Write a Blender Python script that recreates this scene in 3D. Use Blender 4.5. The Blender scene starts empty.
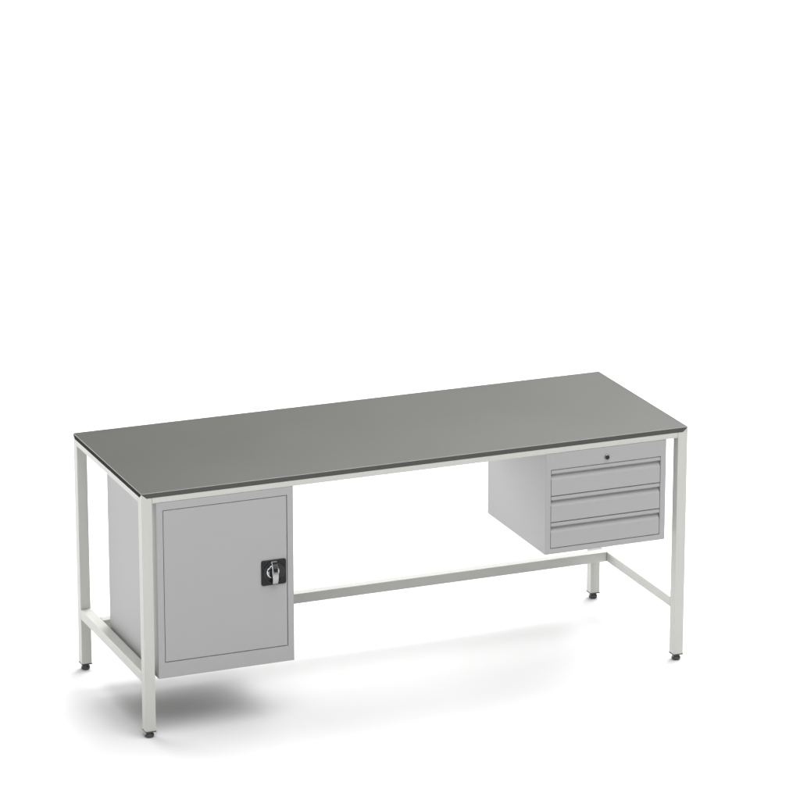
import bpy, bmesh, math
from mathutils import Vector, Matrix

scene = bpy.context.scene
C = bpy.context.collection

# ------------------------------------------------------------------ camera
cam_d = bpy.data.cameras.new("camera")
cam = bpy.data.objects.new("camera", cam_d)
C.objects.link(cam)
YAW, PITCH = 0.387568, 0.293173
cam.location = (-3.89920, -11.80555, 4.93264)
cam.rotation_euler = (math.pi / 2 - PITCH, 0, -YAW)
cam_d.sensor_width = 36.0
cam_d.lens = 3965.24 / 800 * 36.0
cam_d.clip_start, cam_d.clip_end = 0.1, 2000
scene.camera = cam

# ------------------------------------------------------------------ light: a white studio
world = bpy.data.worlds.new("World")
scene.world = world
world.use_nodes = True
bg = world.node_tree.nodes["Background"]
bg.inputs[0].default_value = (1, 1, 1, 1)
bg.inputs[1].default_value = 0.01

scene.view_settings.view_transform = 'Standard'
scene.view_settings.look = 'None'
scene.view_settings.exposure = 0.0
scene.view_settings.gamma = 1.0


def softbox(name, azimuth, elevation, dist, width, height, radiance, disk=False):
    """a studio softbox round the bench; 'radiance' is the brightness of its face"""
    d = bpy.data.lights.new(name, 'AREA')
    d.shape = 'ELLIPSE' if disk else 'RECTANGLE'
    d.size, d.size_y = width, height
    d.energy = radiance * math.pi * width * height * (math.pi / 4 if disk else 1)
    o = bpy.data.objects.new(name, d)
    C.objects.link(o)
    a, e = math.radians(azimuth), math.radians(elevation)
    v = Vector((math.cos(a) * math.cos(e), math.sin(a) * math.cos(e), math.sin(e)))
    o.location = Vector((1.0, 0.37, 0.3)) + v * dist
    o.rotation_euler = (-v).to_track_quat('-Z', 'Y').to_euler()
    return o


softbox("key_softbox", 40, 50, 16, 15, 15, 8.2, True)
softbox("high_softbox", 60, 65, 16, 15, 15, 4.7, True)
softbox("back_softbox", 120, 14, 12, 8, 5.5, 10.4)
softbox("top_softbox", 280, 65, 16, 15, 15, 6.3, True)
softbox("front_softbox", 228, 13, 12, 9, 5, 3.2)

# ------------------------------------------------------------------ materials


def mat(name, col, rough=0.5, metal=0.0, spec=0.5, noise=None, bump=None):
    m = bpy.data.materials.new(name)
    m.use_nodes = True
    nt = m.node_tree
    b = nt.nodes["Principled BSDF"]
    b.inputs["Base Color"].default_value = (*col, 1)
    b.inputs["Roughness"].default_value = rough
    b.inputs["Metallic"].default_value = metal
    b.inputs["Specular IOR Level"].default_value = spec
    if noise or bump:
        tc = nt.nodes.new("ShaderNodeTexCoord")
    if noise:                                   # (scale, lo, hi): uneven gloss
        n = nt.nodes.new("ShaderNodeTexNoise")
        n.inputs["Scale"].default_value = noise[0]
        n.inputs["Detail"].default_value = 4
        r = nt.nodes.new("ShaderNodeMapRange")
        r.inputs["To Min"].default_value, r.inputs["To Max"].default_value = noise[1], noise[2]
        nt.links.new(tc.outputs["Object"], n.inputs["Vector"])
        nt.links.new(n.outputs["Fac"], r.inputs["Value"])
        nt.links.new(r.outputs["Result"], b.inputs["Roughness"])
    if bump:                                    # (scale, strength): powder-coat grain
        n = nt.nodes.new("ShaderNodeTexNoise")
        n.inputs["Scale"].default_value = bump[0]
        n.inputs["Detail"].default_value = 2
        k = nt.nodes.new("ShaderNodeBump")
        k.inputs["Strength"].default_value = bump[1]
        k.inputs["Distance"].default_value = 0.0004
        nt.links.new(tc.outputs["Object"], n.inputs["Vector"])
        nt.links.new(n.outputs["Fac"], k.inputs["Height"])
        nt.links.new(k.outputs["Normal"], b.inputs["Normal"])
    return m


M_FLOOR = mat("white_floor", (0.55, 0.55, 0.55), 0.7, spec=0.2)
M_FRAME = mat("off_white_powder_coat", (0.42, 0.424, 0.398), 0.45, spec=0.4, bump=(900, 0.08))
M_GREY = mat("light_grey_powder_coat", (0.292, 0.292, 0.292), 0.5, spec=0.4, bump=(900, 0.08))
M_TOP = mat("grey_laminate", (0.0278, 0.0281, 0.0235), 0.42, spec=0.42, noise=(3.0, 0.40, 0.46))
M_BOUNCE = mat("white_light_bounce", (0.80, 0.80, 0.79), 0.5)  # for an added, unseen sheet that bounces light down to the floor
M_SHADE_PLATE = mat("dark_shadow_deepener", (0.05, 0.05, 0.05), 0.6)  # for an added, unseen plate that deepens the shadow under the cabinet
M_SATIN = mat("satin_steel", (0.35, 0.36, 0.37), 0.3, metal=1.0)
M_EDGE_GLINT = mat("painted_edge_highlight", (0.2, 0.2, 0.19), 0.5)  # paler tone paints in the light caught by the bevelled rim
M_EDGE = mat("charcoal_edge_band", (0.055, 0.055, 0.052), 0.6, spec=0.3)
M_EDGE_SHADE = mat("edge_band_painted_shade", (0.016, 0.016, 0.017), 0.85, spec=0.06)  # same banding as the front, with its side shading painted in as black
M_BLACK = mat("black_plastic", (0.012, 0.012, 0.012), 0.45, spec=0.2)
M_FOOT = mat("dark_grey_rubber", (0.045, 0.045, 0.045), 0.5)
M_CHROME = mat("chrome", (0.55, 0.57, 0.58), 0.2, metal=1.0)
M_STEEL = mat("dull_steel", (0.28, 0.29, 0.29), 0.3, metal=1.0)
M_DARK = mat("dark_cavity", (0.12, 0.12, 0.12), 0.7)

# ------------------------------------------------------------------ mesh helpers


def link(name, bm, m, parent=None, smooth=False):
    me = bpy.data.meshes.new(name)
    bmesh.ops.recalc_face_normals(bm, faces=bm.faces)
    bm.to_mesh(me)
    bm.free()
    for f in me.polygons:
        f.use_smooth = smooth
    for k in (m if isinstance(m, (list, tuple)) else [m]):
        me.materials.append(k)
    o = bpy.data.objects.new(name, me)
    C.objects.link(o)
    if parent is not None:
        o.parent = parent
    return o


def box(bm, x0, x1, y0, y1, z0, z1, bevel=0.0, seg=2):
    vs = [bm.verts.new((x, y, z)) for z in (z0, z1) for x, y in ((x0, y0), (x1, y0), (x1, y1), (x0, y1))]
    fs = [bm.faces.new([vs[i] for i in q]) for q in
          ((3, 2, 1, 0), (4, 5, 6, 7), (0, 1, 5, 4), (1, 2, 6, 5), (2, 3, 7, 6), (3, 0, 4, 7))]
    if bevel:
        es = list({e for f in fs for e in f.edges})
        bmesh.ops.bevel(bm, geom=es, offset=bevel, segments=seg, profile=0.5, affect='EDGES')


def boxes(*args, **kw):
    bm = bmesh.new()
    for a in args:
        box(bm, *a, **kw)
    return bm


def lathe(bm, prof, center, axis='Z', n=40):
    """profile of (r, h) turned about an axis through center; axis 'Y' turns it to face -Y"""
    rings = []
    for r, h in prof:
        ring = []
        for i in range(n):
            a = 2 * math.pi * i / n
            if axis == 'Z':
                p = (center[0] + r * math.cos(a), center[1] + r * math.sin(a), center[2] + h)
            else:
                p = (center[0] + r * math.cos(a), center[1] - h, center[2] + r * math.sin(a))
            ring.append(bm.verts.new(p))
        rings.append(ring)
    for a, b in zip(rings, rings[1:]):
        for i in range(n):
            j = (i + 1) % n
            bm.faces.new((a[i], a[j], b[j], b[i]))
    bm.faces.new(rings[0])
    bm.faces.new(rings[-1])


def prism_x(bm, prof, x0, x1):
    """closed outline of (y, z) run along x"""
    a = [bm.verts.new((x0, y, z)) for y, z in prof]
    b = [bm.verts.new((x1, y, z)) for y, z in prof]
    n = len(prof)
    for i in range(n):
        j = (i + 1) % n
        bm.faces.new((a[i], a[j], b[j], b[i]))
    bm.faces.new(a)
    bm.faces.new(b[::-1])


# ------------------------------------------------------------------ setting
S = 150
bm = bmesh.new()
bm.faces.new([bm.verts.new(v) for v in ((-S, -S, 0), (S, -S, 0), (S, S, 0), (-S, S, 0))])
floor = link("floor", bm, M_FLOOR)
floor["kind"] = "structure"
floor["label"] = "seamless white studio floor under the workbench"

# ------------------------------------------------------------------ workbench
W, D = 2.0, 0.7333           # plan size
T = 0.0364                   # tube section
Z_TOP, Z_LAM, Z_CORE, Z_RAIL = 0.8638, 0.8616, 0.8465, 0.8267
Z_LEG = 0.0245

bench = bpy.data.objects.new("workbench", None)
C.objects.link(bench)
bench.location = (0, 0, 0)
bench["label"] = "long white steel workbench with grey top, hanging door cabinet and three drawer unit"
bench["category"] = "workbench"

# worktop: dark core board, edge bands with side shading painted in, thin laminate sheet with a painted edge highlight
O = 0.0006
bm = boxes((0.003, W - 0.003, 0.003, D - 0.003, Z_CORE + 0.0004, Z_LAM))
bmesh.ops.delete(bm, geom=[f for f in bm.faces if f.normal.z > 0.9 and False], context='FACES')
worktop = link("worktop", bm, M_EDGE, bench)
bm = bmesh.new()
box(bm, -O, W + O, -O, D + O, Z_LAM + 0.0002, Z_TOP, bevel=0.0008, seg=2)
bm.faces.ensure_lookup_table()
bm.normal_update()
for f in bm.faces:
    f.material_index = 0 if f.normal.z > 0.98 else 1
link("laminate_sheet", bm, [M_TOP, M_EDGE_GLINT], worktop)
link("added_bounce_sheet", boxes((T + 0.001, W - T - 0.001, T + 0.001, D - T - 0.001, Z_CORE - 0.0014, Z_CORE + 0.0002)), M_BOUNCE, worktop)  # added out of sight to lighten the floor below the bench
K = 0.018                    # the bands stop on a 45 degree mitre at each leg tip


def band(x_axis, low):
    L = W if x_axis else D
    bm = bmesh.new()
    za, zb = Z_CORE + 0.0002, Z_LAM
    out, inn = (0.0, 0.003) if low else ((D if x_axis else W), (D if x_axis else W) - 0.003)
    pts = [(K, za), (L - K, za), (L - 0.0012, zb), (0.0012, zb)]
    f0 = [bm.verts.new((t, out, z) if x_axis else (out, t, z)) for t, z in pts]
    f1 = [bm.verts.new((t, inn, z) if x_axis else (inn, t, z)) for t, z in pts]
    bm.faces.new(f0)
    bm.faces.new(f1[::-1])
    for i in range(4):
        j = (i + 1) % 4
        bm.faces.new((f0[i], f0[j], f1[j], f1[i]))
    link("edge_band", bm, M_EDGE if x_axis else M_EDGE_SHADE, worktop)  # side bands carry the painted-in darker shading


band(True, True); band(True, False); band(False, True); band(False, False)


def make_leg(sx, sy):
    """square tube whose outer corner rises in a white point beside the worktop edge"""
    x0 = 0 if sx < 0 else W - T
    y0 = 0 if sy < 0 else D - T
    bm = boxes((x0, x0 + T, y0, y0 + T, Z_LEG, Z_CORE - 0.0002), bevel=0.0016, seg=2)
    cx, cy = (0.0 if sx < 0 else W), (0.0 if sy < 0 else D)
    dx, dy = -sx, -sy
    z0, z1 = Z_CORE - 0.003, Z_LAM - 0.0001
    e = 0.0002
    cx += sx * e; cy += sy * e
    a = bm.verts.new((cx, cy, z0)); b = bm.verts.new((cx + dx * K, cy, z0)); c = bm.verts.new((cx, cy + dy * K, z0))
    a2 = bm.verts.new((cx, cy, z0 + 0.003)); b2 = bm.verts.new((cx + dx * K, cy, z0 + 0.003)); c2 = bm.verts.new((cx, cy + dy * K, z0 + 0.003))
    t = bm.verts.new((cx, cy, z1))
    for q in ((a, c, b), (a, b, b2, a2), (b, c, c2, b2), (c, a, a2, c2), (a2, b2, t), (b2, c2, t), (c2, a2, t)):
        bm.faces.new(q)
    leg = link("leg", bm, M_FRAME, bench)
    q = 0.0012
    link("end_cap", boxes((x0 - q, x0 + T + q, y0 - q, y0 + T + q, 0.0212, Z_LEG - 0.0002), bevel=0.0006, seg=1), M_FOOT, leg)
    bm = bmesh.new()
    lathe(bm, [(0.0128, 0), (0.0146, 0.0012), (0.0158, 0.0045), (0.0160, 0.0075), (0.0150, 0.0110),
               (0.0128, 0.0136), (0.0118, 0.0150), (0.0118, 0.0211)], (x0 + T / 2, y0 + T / 2, 0.0), n=48)
    link("levelling_foot", bm, M_FOOT, leg, smooth=True)


for sx in (-1, 1):
    for sy in (-1, 1):
        make_leg(sx, sy)

g = 0.0006                    # weld seam
bv = 0.0014
for y0 in (0.0, D - T):
    link("top_rail", boxes((T + g, W - T - g, y0, y0 + T, Z_RAIL, Z_CORE - 0.0002), bevel=bv), M_FRAME, bench)
for x0 in (0.0, W - T):
    link("top_rail", boxes((x0, x0 + T, T + g, D - T - g, Z_RAIL, Z_CORE - 0.0002), bevel=bv), M_FRAME, bench)
for x0 in (0.0, W - T):
    link("side_rail", boxes((x0, x0 + T, T + g, D - T - g, 0.1928, 0.2292), bevel=bv), M_FRAME, bench)
link("stretcher", boxes((T + g, W - T - g, 0.5625, 0.5625 + T, 0.1928, 0.2292), bevel=bv), M_FRAME, bench)


def shell(x0, x1, y0, y1, z0, z1, ox0, ox1, oz0, oz1, depth):
    """steel carcass: a closed box whose front has a recess for the door or the drawers"""
    bm = bmesh.new()
    e = 0.0016
    # front ring
    def ring(pts, y): return [bm.verts.new((x, y, z)) for x, z in pts]
    o_b = ring(((x0, z0), (x1, z0), (x1, z1), (x0, z1)), y1)
    o_m = ring(((x0, z0), (x1, z0), (x1, z1), (x0, z1)), y0 + e)
    o_f = ring(((x0 + e, z0 + e), (x1 - e, z0 + e), (x1 - e, z1 - e), (x0 + e, z1 - e)), y0)
    i_f = ring(((ox0, oz0), (ox1, oz0), (ox1, oz1), (ox0, oz1)), y0)
    i_b = ring(((ox0, oz0), (ox1, oz0), (ox1, oz1), (ox0, oz1)), y0 + depth)
    for a, b in ((o_b, o_m), (o_m, o_f), (o_f, i_f), (i_f, i_b)):
        for i in range(4):
            j = (i + 1) % 4
            bm.faces.new((a[i], a[j], b[j], b[i]))
    bm.faces.new(i_b)
    bm.faces.new(o_b)
    return bm


# --- hanging cabinet with one door
Z_CAB = Z_RAIL - 0.0006
cabinet = link("cabinet", shell(0.050, 0.534, 0.0, 0.520, 0.2072, Z_CAB, 0.0727, 0.5121, 0.2625, 0.7985, 0.022), M_GREY, bench)
link("added_shade_plate", boxes((0.054, 0.530, 0.006, 0.516, 0.2062, 0.2075)), M_SHADE_PLATE, cabinet)  # added out of sight; its dark tone cuts bounce into the floor shadow
G = 0.0022
door = link("door", boxes((0.0727 + G, 0.5121 - G, 0.0004, 0.018, 0.2625 + G, 0.7985 - G), bevel=0.0012), M_GREY, cabinet)

# lock: black square escutcheon, round rim, chrome dish, swing handle, key cylinder
px0, px1, pz0, pz1 = 0.4172, 0.5054, 0.4882, 0.5766
bm = bmesh.new()
r, n = 0.007, 6
out = []
for cx, cz, a0 in ((px1 - r, pz0 + r, -90), (px1 - r, pz1 - r, 0), (px0 + r, pz1 - r, 90), (px0 + r, pz0 + r, 180)):
    for i in range(n + 1):
        a = math.radians(a0 + 90 * i / n)
        out.append((cx + r * math.cos(a), cz + r * math.sin(a)))
ccx, ccz = (px0 + px1) / 2, (pz0 + pz1) / 2
lv = []
for s, y in ((1.0, 0.0002), (1.0, -0.0030), (0.975, -0.0045)):
    lv.append([bm.verts.new((ccx + (x - ccx) * s, y, ccz + (z - ccz) * s)) for x, z in out])
for a, b in zip(lv, lv[1:]):
    for i in range(len(a)):
        j = (i + 1) % len(a)
        bm.faces.new((a[i], a[j], b[j], b[i]))
bm.faces.new(lv[0]); bm.faces.new(lv[-1])
link("lock_plate", bm, M_BLACK, cabinet)
LC = (ccx + 0.001, -0.0045, ccz)
M_RIM = mat("glossy_black_plastic", (0.014, 0.014, 0.014), 0.3, spec=0.3)
bm = bmesh.new()
lathe(bm, [(0.0395, 0), (0.0390, 0.0022), (0.0375, 0.0032), (0.0355, 0.0030), (0.0330, 0.0010), (0.028, 0.0003)], LC, 'Y', 64)
link("lock_rim", bm, M_RIM, cabinet, smooth=True)
bm = bmesh.new()
DC = (ccx - 0.0042, -0.0048, ccz + 0.0035)
lathe(bm, [(0.0225, 0), (0.0222, 0.0030), (0.0205, 0.0034), (0.0185, 0.0028), (0.013, 0.0016), (0.006, 0.0008), (0.001, 0.0006)], DC, 'Y', 56)
link("lock_dish", bm, M_CHROME, cabinet, smooth=True)
bm = bmesh.new()
box(bm, DC[0] - 0.0190, DC[0] + 0.0190, -0.0092, -0.0050, 0.5385, 0.5445, bevel=0.0008)
link("latch_bar", bm, M_BLACK, cabinet)
# handle: a bar that kicks outwards to a finger tab at its lower end
bm = bmesh.new()
hx, hw = ccx + 0.0005, 0.0102
prof = [(0.5725, 0.0065, 0.95), (0.5718, 0.0080, 1.0), (0.565, 0.0112, 1.0), (0.558, 0.0142, 1.0), (0.550, 0.0172, 1.0), (0.542, 0.0196, 1.02),
        (0.536, 0.0209, 1.03), (0.530, 0.0218, 1.03), (0.524, 0.0222, 1.03), (0.518, 0.0222, 1.02), (0.512, 0.0217, 1.0), (0.506, 0.0207, 0.98), (0.501, 0.0195, 0.95),
        (0.4965, 0.0180, 0.92), (0.4955, 0.0165, 0.90)]
th = 0.006
rows = []
for z, o, s in prof:
    w = hw * s
    rows.append([bm.verts.new((hx - w, -o + 0.0012, z)), bm.verts.new((hx - w + 0.0015, -o, z)), bm.verts.new((hx + w - 0.0015, -o, z)),
                 bm.verts.new((hx + w, -o + 0.0012, z)), bm.verts.new((hx + w, -o + th, z)), bm.verts.new((hx - w, -o + th, z))])
for a, b in zip(rows, rows[1:]):
    for i in range(6):
        j = (i + 1) % 6
        bm.faces.new((a[i], a[j], b[j], b[i]))
bm.faces.new(rows[0]); bm.faces.new(rows[-1])
link("door_handle", bm, M_SATIN, cabinet)
bm = bmesh.new()
box(bm, hx - 0.0085, hx + 0.0085, -0.0120, -0.0040, 0.536, 0.570)
link("handle_pivot", bm, M_BLACK, cabinet)
bm = bmesh.new()
lathe(bm, [(0.0075, 0), (0.0075, 0.0030), (0.0068, 0.0036), (0.0046, 0.0036), (0.0042, 0.0024), (0.001, 0.0024)], (hx, -0.0180, 0.5450), 'Y', 32)
box(bm, hx - 0.0008, hx + 0.0008, -0.0214, -0.0200, 0.5420, 0.5480)
link("key_cylinder", bm, M_BLACK, cabinet, smooth=False)

# --- hanging unit of three drawers
drawers = link("drawer_unit", shell(1.461, 1.919, 0.0, 0.4985, 0.4615, Z_CAB, 1.4803, 1.8982, 0.4818, 0.7680, 0.030), M_GREY, bench)
zt = [0.7680, 0.6724, 0.5772, 0.4818]
for k in range(3):
    a, b = zt[k] - 0.0020, zt[k + 1] + 0.0006
    if k == 2: b += 0.0014
    prof = [(0.0040, a), (0.0012, a - 0.0010), (0.0004, a - 0.0030), (0.0004, a - 0.0115), (0.0012, a - 0.0128), (0.0030, a - 0.0132),
            (0.0125, a - 0.0132), (0.0133, a - 0.0158), (0.0125, a - 0.0188), (0.0088, a - 0.0248), (0.0050, a - 0.0300),
            (0.0020, a - 0.0335), (0.0004, a - 0.0370), (0.0004, b + 0.0010), (0.0014, b), (0.0280, b), (0.0280, a)]
    bm = bmesh.new()
    prism_x(bm, prof, 1.4803 + 0.0020, 1.8982 - 0.0020)
    link("drawer", bm, M_GREY, drawers)
bm = bmesh.new()
lc = (1.6915, 0.0004, 0.7895)
lathe(bm, [(0.0098, 0), (0.0098, 0.0030), (0.0090, 0.0042), (0.0078, 0.0042), (0.0074, 0.0036), (0.001, 0.0036)], lc, 'Y', 40)
rim = link("lock_ring", bm, M_STEEL, drawers, smooth=False)
bm = bmesh.new()
lathe(bm, [(0.0072, 0.0030), (0.0072, 0.0060), (0.0064, 0.0066), (0.001, 0.0066)], lc, 'Y', 32)
link("lock_barrel", bm, M_BLACK, drawers)
